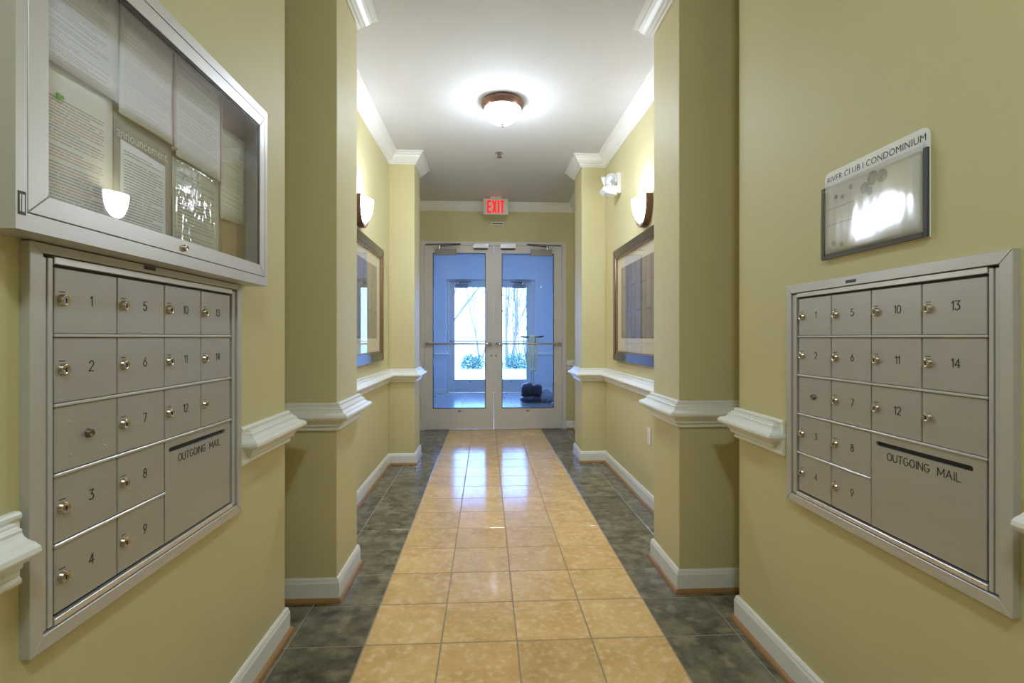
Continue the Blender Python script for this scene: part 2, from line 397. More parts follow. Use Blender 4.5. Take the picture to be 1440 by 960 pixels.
# floor with single tiles
o = MB().box(-2.1, 2.1, YB - 0.1, Y_D + 0.14, -0.12, -0.0018).build('floor', 'grout')
structure(o, 'hall floor with a beige tile runner between dark tiles', 'floor')
tile_cache = {}
def tile(parent, x0, x1, y0, y1, mat, name='tile'):
    g = 0.0027; w, l = round(x1 - x0, 4), round(y1 - y0, 4)
    key = (w, l, mat)
    if key not in tile_cache:
        b = 0.0022; hw, hl = w / 2 - g, l / 2 - g
        vs = [(sx * hw, sy * hl, -0.006) for sx, sy in ((-1, -1), (1, -1), (1, 1), (-1, 1))] + \
             [(sx * hw, sy * hl, -0.0012) for sx, sy in ((-1, -1), (1, -1), (1, 1), (-1, 1))] + \
             [(sx * (hw - b), sy * (hl - b), 0.0) for sx, sy in ((-1, -1), (1, -1), (1, 1), (-1, 1))]
        fs = [(i, (i + 1) % 4, 4 + (i + 1) % 4, 4 + i) for i in range(4)] + [(4 + i, 4 + (i + 1) % 4, 8 + (i + 1) % 4, 8 + i) for i in range(4)] + [(8, 9, 10, 11)]
        tile_cache[key] = MB().add(vs, fs).mesh(name, M[mat])
    t = bpy.data.objects.new(name, tile_cache[key]); COL.objects.link(t); t.parent = parent
    t.location = ((x0 + x1) / 2, (y0 + y1) / 2, 0)
for k in range(-6, 16):
    y0, y1 = PH + k * TW, min(PH + (k + 1) * TW, Y_D + 0.02)
    for c in range(-4, 4):
        x0, x1 = XC + c * TW, XC + (c + 1) * TW
        if y1 - y0 < 0.02: continue
        if c in (-4, 3):
            if y0 < 1.9:
                lim = 0.0
                if c == -4: x0, x1 = LN - 0.01, XC - 3 * TW
                else: x0, x1 = XC + 3 * TW, RN + 0.01
        tile(o, x0, x1, y0, y1, 'beige_tile' if -2 <= c <= 1 else 'slate_tile')

# baseboards and shoe moulding
BASE = [(0, 0), (0.015, 0), (0.015, 0.084), (0.012, 0.092), (0.0105, 0.1), (0.006, 0.107), (0, 0.107)]
SHOE = [(0.012, 0.0)] + [(0.0145 + 0.016 * math.cos(t), 0.019 * math.sin(t)) for t in (R(a) for a in (0, 20, 40, 60, 80, 90))] + [(0.012, 0.019)]
def paths(s, near, alc, pil, qil, dj):
    a = [(near, YB), (near, Y_END), (near + s * POC, Y_END)]
    b = [(near + s * POC, Y_P0), (pil, Y_P0), (pil, Y_P1), (alc, Y_P1), (alc, Y_Q0), (qil, Y_Q0), (qil, Y_Q1), (alc, Y_Q1), (alc, Y_D), (dj, Y_D)]
    return a, b
pl = paths(-1, LN, LA, LP, LQ, DC - 0.97); pr = paths(1, RN, RA, RP, RQ, DC + 0.97)
for nm, pp, sd, lab in (('baseboard_left', pl, 1, 'white baseboard along the wall of the notice cabinet'), ('baseboard_right', pr, -1, 'white baseboard along the wall of the directory sign')):
    mb, sh = MB(), MB()
    for p in pp: mb.sweep(p, BASE, sd); sh.sweep(p, SHOE, sd)
    o = mb.build(nm, 'trim'); structure(o, lab, 'baseboard')
    s_ = sh.build('shoe_moulding', 'oak', o); s_['label'] = 'oak coloured quarter round shoe moulding'
# crown moulding
CROWN = [(0, 2.892), (0.010, 2.892), (0.014, 2.903), (0.024, 2.907), (0.028, 2.918), (0.040, 2.928), (0.056, 2.948), (0.066, 2.968), (0.076, 2.972), (0.080, 2.984), (0.094, 2.988), (0.094, 3.0), (0, 3.0)]
for i, (pp, sd, lab) in enumerate(((pl, 1, 'white crown moulding above the wall of the notice cabinet'), (pr, -1, 'white crown moulding above the wall of the directory sign'))):
    mb = MB(); mb.sweep(pp[0], CROWN, sd)
    b = list(pp[1]); b[-1] = (DC, Y_D); mb.sweep(b, CROWN, sd)
    structure(mb.build('trim_%d' % (i + 1), 'trim'), lab, 'moulding')
# chair rails: backing board + nose that returns to the wall where a mailbox interrupts it
BACK = [(0, 0.792), (0.012, 0.792), (0.016, 0.797), (0.016, 0.804), (0.0125, 0.806), (0.0125, 0.907), (0.016, 0.910), (0.016, 0.917), (0.012, 0.922), (0, 0.922)]
NOSE = [(0.008, 0.813), (0.024, 0.813), (0.027, 0.818), (0.027, 0.826), (0.034, 0.830), (0.037, 0.842), (0.052, 0.846), (0.062, 0.851), (0.067, 0.859), (0.065, 0.868), (0.056, 0.875), (0.045, 0.879), (0.037, 0.885), (0.034, 0.891), (0.034, 0.898), (0.025, 0.900), (0.024, 0.907), (0.008, 0.907)]
def rail(i, s, near, pp, sd, gap0, gap1, lab):
    mb = MB()
    mb.sweep([(near, YB), (near, gap0)], BACK, sd); mb.sweep([(near, YB), (near, gap0 - 0.02), (near + s * 0.0, gap0 - 0.018)][:2], NOSE, sd)
    mb.sweep([(near, gap1), (near, Y_END), (near + s * POC, Y_END)], BACK, sd)
    mb.sweep([(near + s * 0.03, gap1 + 0.055), (near - s * 0.008, gap1 + 0.055), (near - s * 0.008, Y_END + 0.008), (near + s * POC, Y_END + 0.008)], [(o_ - 0.008, z) for o_, z in NOSE], sd)
    b = pp[1]
    mb.sweep(b, BACK, sd); mb.sweep(b, NOSE, sd)
    structure(mb.build('trim_%d' % i, 'trim', bevel=0.0015, seg=1), lab, 'chair rail')
rail(3, -1, LN, pl, 1, 0.932, 1.742, 'white moulded chair rail on the wall of the notice cabinet')
rail(4, 1, RN, pr, -1, 0.962, 1.795, 'white moulded chair rail on the wall of the directory sign')

# ---------------------------------------------------------------- glass doors
def door_leaf(name, x0, x1, y, hinge, label, outer=False):
    """leaf spans x0..x1, hall face at y; hinge -1: hinged at x0"""
    root = empty(name, (0, y, 0)); structure(root, label, 'door')
    st_h, st_m = 0.113, 0.1065
    g0, g1 = (x0 + st_h, x1 - st_m) if hinge < 0 else (x0 + st_m, x1 - st_h)
    zb, zt, z0, z1 = 0.283, 2.337, 0.012, 2.438
    e = 0.003
    MB().box(x0 + e, g0, 0, 0.045, z0, z1).box(g1, x1 - e, 0, 0.045, z0, z1).box(g0, g1, 0, 0.045, z0, zb).box(g0, g1, 0, 0.045, zt, z1).build('leaf_frame', 'door', root)
    st = MB()
    t = 0.009
    st.box(g0, g0 + t, -0.004, 0.049, zb, zt).box(g1 - t, g1, -0.004, 0.049, zb, zt).box(g0, g1, -0.004, 0.049, zb, zb + t).box(g0, g1, -0.004, 0.049, zt - t, zt)
    st.build('glazing_bead', 'dark', root)
    MB().box(g0 + 0.002, g1 - 0.002, 0.019, 0.025, zb + 0.002, zt - 0.002).build('glass_pane', 'pane', root)
    yb = -0.06
    pb = MB().tube([(x0 + 0.035, yb, 1.14), (x1 - 0.035, yb, 1.14)], 0.0125, 12).build('push_bar', 'steel', root)
    for xx in (x0 + 0.045, x1 - 0.045):
        MB().box(xx - 0.018, xx + 0.018, yb - 0.014, 0, 1.122, 1.158).build('bracket', 'closer', pb, bevel=0.004)
    # closer
    c0, c1 = (x0 + 0.145, x0 + 0.425) if hinge < 0 else (x1 - 0.425, x1 - 0.145)
    cl = MB().box(c0, c1, -0.058, 0, 2.302, 2.388).build('door_closer', 'closer', root, bevel=0.004)
    cm = (c0 + c1) / 2
    k = 1 if hinge < 0 else -1
    MB().tube([(cm - 0.08 * k, -0.03, 2.38), (cm - 0.08 * k, -0.03, 2.432)], 0.02, 12).build('spindle', 'steel', cl)
    MB().bar((cm - 0.08 * k, -0.03, 2.425), (cm + 0.20 * k, -0.14, 2.43), 0.022, 0.008).bar((cm + 0.20 * k, -0.14, 2.436), (cm - 0.26 * k, -0.03, 2.445), 0.022, 0.008).build('closer_arm', 'dark', cl)
    # lock cylinder at the meeting stile and small glass label bracket
    mx = x1 - 0.03 if hinge < 0 else x0 + 0.03
    MB().lathe([(0.0, 0.008), (0.010, 0.008), (0.013, 0.0)], 14, Matrix.Translation((mx, 0, 0.98)) @ Matrix.Rotation(R(90), 4, 'X')).build('lock_cylinder', 'lock', root)
    MB().box((g0 + g1) / 2 - 0.022, (g0 + g1) / 2 + 0.022, -0.006, 0, 0.243, 0.255).build('door_bumper', 'dark', root)
    return root
def door_set(y, first, where):
    a, b = DC - 0.915, DC + 0.915
    door_leaf('door_%d' % first, a, DC - 0.001, y, -1, 'cream metal framed glass door leaf without machine behind it, ' + where)
    door_leaf('door_%d' % (first + 1), DC + 0.001, b, y, 1, ('cream glass door leaf with the floor machine seen through it, ' if first == 1 else 'cream glass door leaf beside the floor machine, ') + where)
    o = MB().box(a - 0.055, a, -0.01, 0.12, 0, 2.49).box(b, b + 0.055, -0.01, 0.12, 0, 2.49).box(a, b, -0.01, 0.12, 2.44, 2.49).build('door_frame', 'door', bevel=0.003)
    o.location = (0, y, 0); structure(o, 'cream metal frame around the pair of doors, ' + where, 'door frame')
    MB().box(a + 0.002, b - 0.002, 0.0, 0.1, 0.0, 0.008).build('threshold', 'steel', o)
    if first == 1:
        for s, xx in ((-1, DC - 0.17), (1, DC + 0.19)):
            m = MB().box(xx - 0.105, xx + 0.105, -0.045, -0.01, 2.40, 2.462).build('magnetic_lock', 'alu_light', o, bevel=0.003)
            MB().box(xx - 0.09, xx + 0.09, -0.04, -0.012, 2.385, 2.398).build('armature_plate', 'dark', m)
door_set(Y_D, 1, 'inner pair')
V0, V1, YO = Y_D + 0.14, 11.05, 11.17
door_set(YO, 3, 'outer pair')

# ---------------------------------------------------------------- vestibule
o = MB().box(-2.1, -1.75, V0, 11.3, 0, ZC).build('wall_vestibule_left', 'vest'); structure(o, 'pale vestibule side wall on the tree side', 'wall')
o = MB().box(1.75, 2.1, V0, 11.3, 0, ZC).build('wall_vestibule_right', 'vest'); structure(o, 'pale vestibule side wall behind the vacuum', 'wall')
o = MB().box(-1.75, DC - 0.97, V1, 11.3, 0, ZC).box(DC + 0.97, 1.75, V1, 11.3, 0, ZC).box(DC - 0.97, DC + 0.97, V1, 11.3, 2.49, ZC).build('wall_vestibule_back', 'vest')
structure(o, 'pale vestibule wall around the outer glass doors', 'wall')
mb = MB(); mb.sweep([(-1.75, V0), (-1.75, V1), (DC - 0.97, V1), (DC - 0.97, YO - 0.01)], BASE, 1); mb.sweep([(1.75, V0), (1.75, V1), (DC + 0.97, V1), (DC + 0.97, YO - 0.01)], BASE, -1)
structure(mb.build('baseboard_vestibule', 'trim'), 'white baseboard around the vestibule', 'baseboard')
mb = MB()
for pf in (BACK, NOSE):
    mb.sweep([(-1.75, V0), (-1.75, V1), (DC - 0.97, V1), (DC - 0.97, YO - 0.01)], pf, 1); mb.sweep([(1.75, V0), (1.75, V1), (DC + 0.97, V1), (DC + 0.97, YO - 0.01)], pf, -1)
structure(mb.build('trim_5', 'trim'), 'white chair rail around the vestibule', 'chair rail')
o = MB().box(-2.1, 2.1, V0, 11.3, -0.12, -0.0018).build('floor_vestibule', 'grout'); structure(o, 'grey tiled vestibule floor between the door pairs', 'floor')
TV = 0.457
for k in range(10):
    y0, y1 = V0 + k * TV, min(V0 + (k + 1) * TV, 11.3)
    if y1 - y0 < 0.03: continue
    for c in range(-4, 4): 
        x0, x1 = max(-1.75, 0.02 + c * TV), min(1.75, 0.02 + (c + 1) * TV)
        tile(o, x0, x1, y0, y1, 'grey_tile')

# ---------------------------------------------------------------- mailbox units
def wall_thing(name, side, yc, z, wall=None):
    """local x runs left to right as one faces the wall, -y points into the hall"""
    w = wall if wall is not None else (LN if side < 0 else RN)
    return empty(name, (w, yc, z), R(90) if side < 0 else R(-90))
FW, FH = 0.783, 0.760
def ring(mb, u0, u1, v0, v1, t, d0, d1, seam=0.0):
    """mitred frame of four trapezoids"""
    g = seam
    P = lambda a, b, d: (a, -d, b)
    mb.prism([(u0, v0), (u1, v0), (u1 - t, v0 + t), (u0 + t, v0 + t)], d0, d1, P)
    mb.prism([(u0, v1), (u0 + t, v1 - t), (u1 - t, v1 - t), (u1, v1)], d0, d1, P)
    mb.prism([(u0, v0 + g), (u0 + t, v0 + t + g), (u0 + t, v1 - t - g), (u0, v1 - g)], d0, d1, P)
    mb.prism([(u1, v0 + g), (u1, v1 - g), (u1 - t, v1 - t - g), (u1 - t, v0 + t + g)], d0, d1, P)
    return mb
def frame_parts(root, u0, u1, v0, v1, t, d0, d1, mat, names=('frame_rail', 'frame_rail', 'frame_stile', 'frame_stile'), bevel=0.001, ts=None):
    P = lambda a, b, d: (a, -d, b); g = 0.0006
    tb, tt, tl, tr = ts or (t, t, t, t)
    polys = [[(u0 + g, v0), (u1 - g, v0), (u1 - tr - g, v0 + tb), (u0 + tl + g, v0 + tb)], [(u0 + g, v1), (u0 + tl + g, v1 - tt), (u1 - tr - g, v1 - tt), (u1 - g, v1)],
             [(u0, v0 + g), (u0 + tl, v0 + tb + g), (u0 + tl, v1 - tt - g), (u0, v1 - g)], [(u1, v0 + g), (u1, v1 - g), (u1 - tr, v1 - tt - g), (u1 - tr, v0 + tb + g)]]
    return [MB().prism(p, d0, d1, P).build(n, mat, root, bevel=bevel, seg=1) for p, n in zip(polys, names)]
def lock_mb(u, v, d, r=0.0108):
    T = Matrix.Translation((u, -d, v)) @ Matrix.Rotation(R(90), 4, 'X')
    return MB().lathe([(r * 1.12, 0.0), (r * 1.12, 0.0025), (r, 0.0035), (r, 0.0075), (r * 0.82, 0.009), (r * 0.72, 0.0082), (0.0, 0.0078)], 18, T)
def mailbox(side, yc, z, label, cut=0.0):
    root = wall_thing('mailbox_unit', side, yc, z)
    tag(root, label, 'mailbox', 'aluminium mailbox units set in the walls')
    fd = 0.018
    frame_parts(root, 0, FW, 0, FH - cut, 0.028, 0.0, fd, 'alu_light', ts=(0.028, 0.028 - cut, 0.028, 0.028))
    MB().wb(0.026, FW - 0.026, 0.026, FH - 0.026, 0.0, 0.002).build('back_plate', 'dark', root)
    # hinge rails down both sides, head and sill rails
    MB().wb(0.031, 0.040, 0.032, FH - 0.034, 0.002, 0.013).wb(0.0425, 0.0535, 0.032, FH - 0.034, 0.002, 0.014).build('hinge_rail', 'alu_light', root, bevel=0.0012, seg=1)
    MB().wb(FW - 0.0535, FW - 0.0445, 0.032, FH - 0.034, 0.002, 0.014).wb(FW - 0.042, FW - 0.031, 0.032, FH - 0.034, 0.002, 0.012).build('hinge_rail', 'alu_light', root, bevel=0.0012, seg=1)
    MB().wb(0.056, FW - 0.056, FH - 0.044, FH - 0.030, 0.002, 0.015).build('head_rail', 'alu_rail', root, bevel=0.001, seg=1)
    MB().wb(0.056, FW - 0.056, 0.030, 0.043, 0.002, 0.015).build('sill_rail', 'alu_rail', root, bevel=0.001, seg=1)
    np_ = MB().wb(FW * 0.385, FW * 0.385 + 0.042, FH - 0.021, FH - 0.012, fd, fd + 0.0006).build('maker_plate', 'dark', root)
    us = [0.060 + i * (FW - 0.120) / 4 for i in range(5)]
    vs = [FH - 0.046 - i * (FH - 0.046 - 0.045) / 5 for i in range(6)]
    dd = 0.010
    for i in (1, 2, 3, 4):
        u1 = us[4] + 0.002 if i <= 3 else us[2]
        MB().wb(us[0] - 0.002, u1, vs[i] - 0.003, vs[i] + 0.003, 0.002, 0.0135).build('divider_rail', 'alu_rail', root, bevel=0.001, seg=1)
    nums = {0: ['1', '2', '*', '3', '4'], 1: ['5', '6', '7', '8', '9'], 2: ['10', '11', '12'], 3: ['13', '14', '']}
    for c in range(4):
        for r, txt in enumerate(nums[c]):
            u0, u1, v1, v0 = us[c] + 0.0018, us[c + 1] - 0.0018, vs[r] - 0.0042, vs[r + 1] + 0.0042
            dr = MB().wb(u0, u1, v0, v1, 0.002, dd).build('door', 'alu', root, bevel=0.0012, seg=1)
            vm = (v0 + v1) / 2
            if txt == '*':
                dr['label'] = 'blank numberless door with central tubular lock'
                um = (u0 + u1) / 2
                lk = lock_mb(um, vm, dd, 0.0085).build('lock', 'old_lock', dr)
                for a, b in ((-0.045, 0.03), (0.045, 0.03), (-0.045, -0.035), (0.045, -0.035)):
                    MB().lathe([(0.003, 0), (0.0022, 0.0012), (0, 0.0016)], 10, Matrix.Translation((um + a, -dd, vm + b)) @ Matrix.Rotation(R(90), 4, 'X')).build('rivet', 'alu', dr)
                continue
            ul = u0 + 0.0175
            lk = lock_mb(ul, vm + 0.001, dd).build('lock', 'lock', dr)
            MB().wb(ul - 0.0015, ul + 0.0015, vm - 0.0045, vm + 0.0045, dd + 0.0078, dd + 0.0084).build('keyhole', 'black', dr)
            if txt:
                MB().wb(ul - 0.008, ul + 0.007, vm + 0.0165, vm + 0.0182, dd, dd + 0.0004).build('lock_code', 'digit', dr)
                engrave(txt, u0 + 0.09, vm - 0.006, 0.0205, dd).build('number', 'digit', dr)
    u0, u1, v1, v0 = us[2] + 0.0018, us[4] - 0.0018, vs[3] - 0.0042, vs[5] + 0.0042
    # outgoing mail door with a real slot through it
    s0, s1, sv, sh = u0 + 0.016, u1 - 0.030, v1 - 0.025, 0.0065
    P = lambda a, b, d: (a, -d, b)
    n = 8
    lo = [(s0 + sh - sh * math.sin(R(180 * i / n)), sv + sh * math.cos(R(180 * i / n))) for i in range(n + 1)]
    ro = [(s1 - sh + sh * math.sin(R(180 * i / n)), sv - sh * math.cos(R(180 * i / n))) for i in range(n + 1)]
    mb = MB()
    mb.prism([(u0, v0), (u1, v0), (u1, sv)] + [(ro[i][0], ro[i][1]) for i in range(n // 2, -1, -1)] + [lo[i] for i in range(n, n // 2 - 1, -1)] + [(u0, sv)], 0.002, dd, P)
    mb.prism([(u0, sv)] + [lo[i] for i in range(n // 2, -1, -1)] + [ro[i] for i in range(n, n // 2 - 1, -1)] + [(u1, sv), (u1, v1), (u0, v1)], 0.002, dd, P)
    dr = mb.build('outgoing_mail_door', 'alu', root)
    MB().wb(s0 - 0.002, s1 + 0.002, sv - 0.009, sv + 0.009, 0.0022, 0.0026).build('slot', 'black', dr)
    engrave('OUTGOING', (s0 + s1) / 2 - 0.036, sv - 0.038, 0.0195, dd, width=0.130).build('lettering', 'digit', dr)
    engrave('MAIL', (s0 + s1) / 2 + 0.082, sv - 0.038, 0.0195, dd, width=0.060).build('lettering', 'digit', dr)
    return root
mailbox(-1, 0.945, 0.650, 'aluminium mailbox unit with numbered doors below the glass notice cabinet', 0.010)
mailbox(1, 1.765, 0.649, 'aluminium mailbox unit with numbered doors below the directory sign')

# ---------------------------------------------------------------- notice cabinet and its papers
CY, CZ, CW, CH, CD = 0.851, 1.402, 0.936, 0.597, 0.077
cab = wall_thing('notice_cabinet', -1, CY, CZ)
tag(cab, 'glass fronted aluminium notice cabinet full of papers above the mailboxes', 'cabinet')
CB = CD - 0.012
MB().wb(0, 0.012, 0, CH, 0, CB).wb(CW - 0.012, CW, 0, CH, 0, CB).wb(0.012, CW - 0.012, 0, 0.012, 0, CB).wb(0.012, CW - 0.012, CH - 0.012, CH, 0, CB)\
    .wb(0, 0.0205, 0, CH, CD - 0.012, CD).wb(CW - 0.0205, CW, 0, CH, CD - 0.012, CD).wb(0.0205, CW - 0.0205, 0, 0.029, CD - 0.012, CD).wb(0.0205, CW - 0.0205, CH - 0.027, CH, CD - 0.012, CD).build('cabinet_body', 'alu_light', cab)
MB().wb(0.011, CW - 0.011, 0.011, CH - 0.011, 0.0, 0.010).build('cork_back', 'cork', cab)
g0, g1, h0, h1 = 0.0225, CW - 0.0225, 0.031, CH - 0.029
dr = MB()
for p in frame_parts(cab, g0, g1, h0, h1, 0.04, CD - 0.014, CD, 'alu_light', ('door_rail', 'door_rail', 'door_stile', 'door_stile'), ts=(0.036, 0.036, 0.040, 0.034)): pass
gw, gh = (g1 - g0 - 0.064) / 2, (h1 - h0 - 0.060) / 2
gp = MB().wb(-gw, gw, -gh, gh, -0.0015, 0.0015).build('glass_pane', 'cab_glass', cab, loc=((g0 + g1 + 0.004) / 2, -(CD - 0.0085), (h0 + h1) / 2))
gp.rotation_euler = (0, 0, R(-0.62))     # the pane sits a hair out of square in its channel
gk = MB(); e = 0.0025
u0, u1, v0, v1 = g0 + 0.040, g1 - 0.034, h0 + 0.036, h1 - 0.036
gk.wb(u0 - e, u0 + e, v0, v1, CD - 0.006, CD - 0.003).wb(u1 - 0.006, u1 + e, v0, v1, CD - 0.006, CD - 0.003).wb(u0, u1, v1 - 0.005, v1 + e, CD - 0.006, CD - 0.003)
gk.build('gasket', 'black', cab)
MB().wb(g0 - 0.003, g0 + 0.002, h0, h1, CD - 0.013, CD - 0.0125).wb(g1 - 0.002, g1 + 0.003, h0, h1, CD - 0.013, CD - 0.0125).wb(g0, g1, h0 - 0.003, h0 + 0.002, CD - 0.013, CD - 0.0125).wb(g0, g1, h1 - 0.002, h1 + 0.003, CD - 0.013, CD - 0.0125).build('door_gap', 'black', cab)
lk = lock_mb(0.452, 0.041 + 0.006, CD, 0.008).build('lock', 'lock', cab)
st = MB().wb(0.004, 0.0175, 0.024, 0.062, CD, CD + 0.0008).build('maker_sticker', 'dark', cab)
MB().wb(0.0065, 0.0085, 0.029, 0.057, CD + 0.0008, CD + 0.001).wb(0.0105, 0.0150, 0.029, 0.057, CD + 0.0008, CD + 0.001).build('sticker_print', 'white', st)

def sheet_mb(w, h, wave=0.0012, seed=0, t=0.0004, nx=8, nz=8, skew=0.0):
    rnd = random.Random(seed); ph = rnd.random() * 6; mb = MB(); vs = []
    for side in (0, 1):
        for j in range(nz + 1):
            for i in range(nx + 1):
                x, z = w * i / nx, h * j / nz + skew * i / nx
                vs.append((x, -(wave * (1 + math.sin(ph + 5 * x / w + 3 * z / h)) + side * t), z))
    n = (nx + 1) * (nz + 1); fs = []
    for side in (0, 1):
        for j in range(nz):
            for i in range(nx):
                a = side * n + j * (nx + 1) + i; fs.append((a, a + 1, a + nx + 2, a + nx + 1))
    for i in range(nx): fs += [(i, i + 1, n + i + 1, n + i), (nz * (nx + 1) + i, nz * (nx + 1) + i + 1, n + nz * (nx + 1) + i + 1, n + nz * (nx + 1) + i)]
    for j in range(nz): fs += [(j * (nx + 1), (j + 1) * (nx + 1), n + (j + 1) * (nx + 1), n + j * (nx + 1)), (j * (nx + 1) + nx, (j + 1) * (nx + 1) + nx, n + (j + 1) * (nx + 1) + nx, n + j * (nx + 1) + nx)]
    return mb.add(vs, fs, True)
def sheet(y0, y1, z0, z1, d, label, mat, seed=0, name='notice', tilt=0.0, skew=0.0, wave=0.0012):
    o = sheet_mb(y1 - y0, z1 - z0, wave, seed, skew=skew).build(name, mat)
    o.location = (LN + d, y0, z0); o.rotation_euler = (0, R(tilt), R(90))
    if tilt: o.rotation_euler = (Matrix.Rotation(R(90), 3, 'Z') @ Matrix.Rotation(R(tilt), 3, 'Y')).to_euler()
    tag(o, label, 'notice', 'paper notices in the glass cabinet'); return o
G = 'paper notices in the glass cabinet'
tp = lambda i, **k: text_paper('printed paper %d' % i, seed=i * 13.0, **k)
# lower row first (deeper), upper row over it
sheet(0.925, 1.150, 1.44, 1.752, 0.012, 'long typed notice with red lines and a green sticker on its top', tp(1, pitch=0.0062, v=(0.012, 0.245), u=(0.012, 0.20), red_below=0.3, gaps=0.2, strength=0.55, paper=(0.86, 0.87, 0.85)), 1)
o = MB().lathe([(0.0, 0.0006), (0.006, 0.0006), (0.007, 0)], 12, Matrix.Translation((0, 0, 0)) @ Matrix.Rotation(R(90), 4, 'X')).lathe([(0.0, 0.0007), (0.003, 0.0007), (0.004, 0)], 10, Matrix.Translation((0.009, 0, 0.002)) @ Matrix.Rotation(R(90), 4, 'X')).build('green_sticker', 'green')
o.location = (LN + 0.0165, 1.008, 1.686); o.rotation_euler = (0, 0, R(90)); tag(o, 'small green torn sticker on the long typed notice', 'sticker')
ann = sheet(1.152, 1.356, 1.44, 1.722, 0.013, 'taupe notice headed announcement with a white typed page on it', 'taupe', 2, skew=-0.004)
mb = text_mb('announcement', 0.178, 0.018, y0=-0.0035)
mb.v = [(x + 0.006, y, z + 0.232) for x, y, z in mb.v]
mb.build('heading', 'paper', ann)
pg = sheet_mb(0.158, 0.235, 0.0006, 5, skew=-0.010).build('typed_page', tp(2, pitch=0.0066, v=(0.025, 0.214), u=(0.010, 0.148), gaps=0.12, strength=0.6), ann, loc=(0.018, -0.0035, -0.006))
slv = sheet(1.362, 1.588, 1.445, 1.700, 0.013, 'typed notice inside a crinkled clear plastic sleeve, bottom row', tp(3, pitch=0.0095, v=(0.03, 0.235), u=(0.02, 0.20), paper=(0.74, 0.74, 0.68), strength=0.4), 3, skew=0.004)
sheet_mb(0.228, 0.258, 0.004, 9, nx=24, nz=16).build('clear_sleeve', 'sleeve2', slv, loc=(-0.001, -0.005, -0.002))
MB().wb(0.0, 0.09, 0.195, 0.222, 0.0115, 0.0118).build('clear_tape', 'sleeve2', slv)
sheet(0.925, 1.160, 1.742, 1.985, 0.020, 'typed notice in the top row nearest the cabinet hinge', tp(4, pitch=0.0050, v=(0.012, 0.23), u=(0.012, 0.205), strength=0.34), 4)
sheet(1.158, 1.357, 1.722, 1.985, 0.022, 'second typed notice of the top row with a pink right edge', tp(5, pitch=0.0050, v=(0.012, 0.25), u=(0.015, 0.18), strength=0.2), 6, skew=-0.0)
sheet(1.362, 1.590, 1.700, 1.985, 0.021, 'third typed notice of the top row with a pink right edge', tp(6, pitch=0.0050, v=(0.015, 0.25), u=(0.015, 0.205), strength=0.32), 7)
for (y, z) in ((1.352, 1.70), (1.588, 1.690)):
    o = [q for q in COL.objects if q.get('category') == 'notice' and abs(q.location.y + q.dimensions.x - y) < 0.02 and q.location.z > 1.65]
kk = [q for q in COL.objects if q.get('category') == 'notice' and 'pink right edge' in q['label']]
for q, w, drop in zip(kk, (0.199, 0.228), (0.012, 0.01)):
    MB().wb(w - 0.006, w + 0.001, -drop, 0.25, 0.0035, 0.0045).build('pink_edge', 'pink', q)
pin = MB().lathe([(0.0, 0.012), (0.004, 0.012), (0.0045, 0.006), (0.003, 0.003), (0.006, 0.0)], 12, Matrix.Rotation(R(90), 4, 'X')).build('push_pin', 'pink')
pin.location = (LN + 0.026, 1.345, 1.712); pin.rotation_euler = (0, 0, R(90)); tag(pin, 'pink push pin at the lower corner of the second top notice', 'pin')
sheet(1.594, 1.784 - 0.03, 1.592, 1.875, 0.015, 'pale typed notice at the far end above bare tan cork', tp(7, pitch=0.008, v=(0.02, 0.25), u=(0.012, 0.145), paper=(0.76, 0.77, 0.70), strength=0.3), 8, skew=0.010)

# ---------------------------------------------------------------- directory sign on the other wall
SY, SZ = 1.583, 1.474
sg = wall_thing('directory_sign', 1, SY, SZ)
tag(sg, 'small white acrylic sign with a paper in a clear plastic sleeve', 'sign')
P = lambda a, b, d: (a, -d, b)
w_, t_, r_ = 0.392, 0.275, 0.022
poly = [(0.008, 0.0), (w_, 0.0)] + [(w_ - r_ + r_ * math.cos(R(a)), t_ - r_ + r_ * math.sin(R(a))) for a in range(0, 91, 15)] + [(0.008 + r_ - r_ * math.sin(R(a)), t_ - r_ + r_ * math.cos(R(a))) for a in range(0, 91, 15)]
MB().prism(poly, 0.0, 0.006, P).build('back_plate', 'white', sg, bevel=0.001, seg=1)
mb = text_mb('RIVER CLUB I CONDOMINIUM', 0.362, 0.0185); mb.v = [(x + 0.022, y - 0.006, z + 0.2405) for x, y, z in mb.v]
mb.build('lettering', 'digit', sg)
mb = MB(); mb.wb(0.0, 0.014, 0.0, 0.229, 0.006, 0.012).wb(0.380, 0.394, 0.0, 0.222, 0.006, 0.012).wb(0.014, 0.380, 0.0, 0.014, 0.006, 0.012)
mb.build('dark_border', 'dark', sg, bevel=0.001, seg=1)
ins = sheet_mb(0.364, 0.226, 0.0006, 12, skew=-0.004).build('insert_sheet', text_paper('directory sheet', paper=(0.74, 0.73, 0.70), ink=(0.3, 0.3, 0.3), pitch=0.0125, u=(0.012, 0.15), v=(0.06, 0.16), gaps=0.55, seed=91, strength=0.5, duty=0.3), sg, loc=(0.015, -0.0085, 0.016))
mb = MB(); rr = random.Random(3)
for (a, b, s_) in ((0.05, 0.172, 0.008), (0.08, 0.165, 0.008), (0.115, 0.185, 0.008), (0.04, 0.03, 0.009), (0.075, 0.022, 0.008)):
    mb.lathe([(0, 0.0), (s_, 0.0)], 12, Matrix.Translation((a, -0.0022, b)) @ Matrix.Rotation(R(90), 4, 'X'))
for (a, b, s_) in ((0.17, 0.165, 0.016), (0.20, 0.185, 0.02), (0.235, 0.18, 0.018), (0.19, 0.15, 0.012)):
    mb.lathe([(0, 0.0), (s_, 0.0)], 14, Matrix.Translation((a, -0.0023 - a * 0.001, b)) @ Matrix.Rotation(R(90), 4, 'X'))
mb.build('printed_motif', pbr('faint grey print', (0.56, 0.55, 0.51), 0.7, noise=0.6, nscale=40), ins)
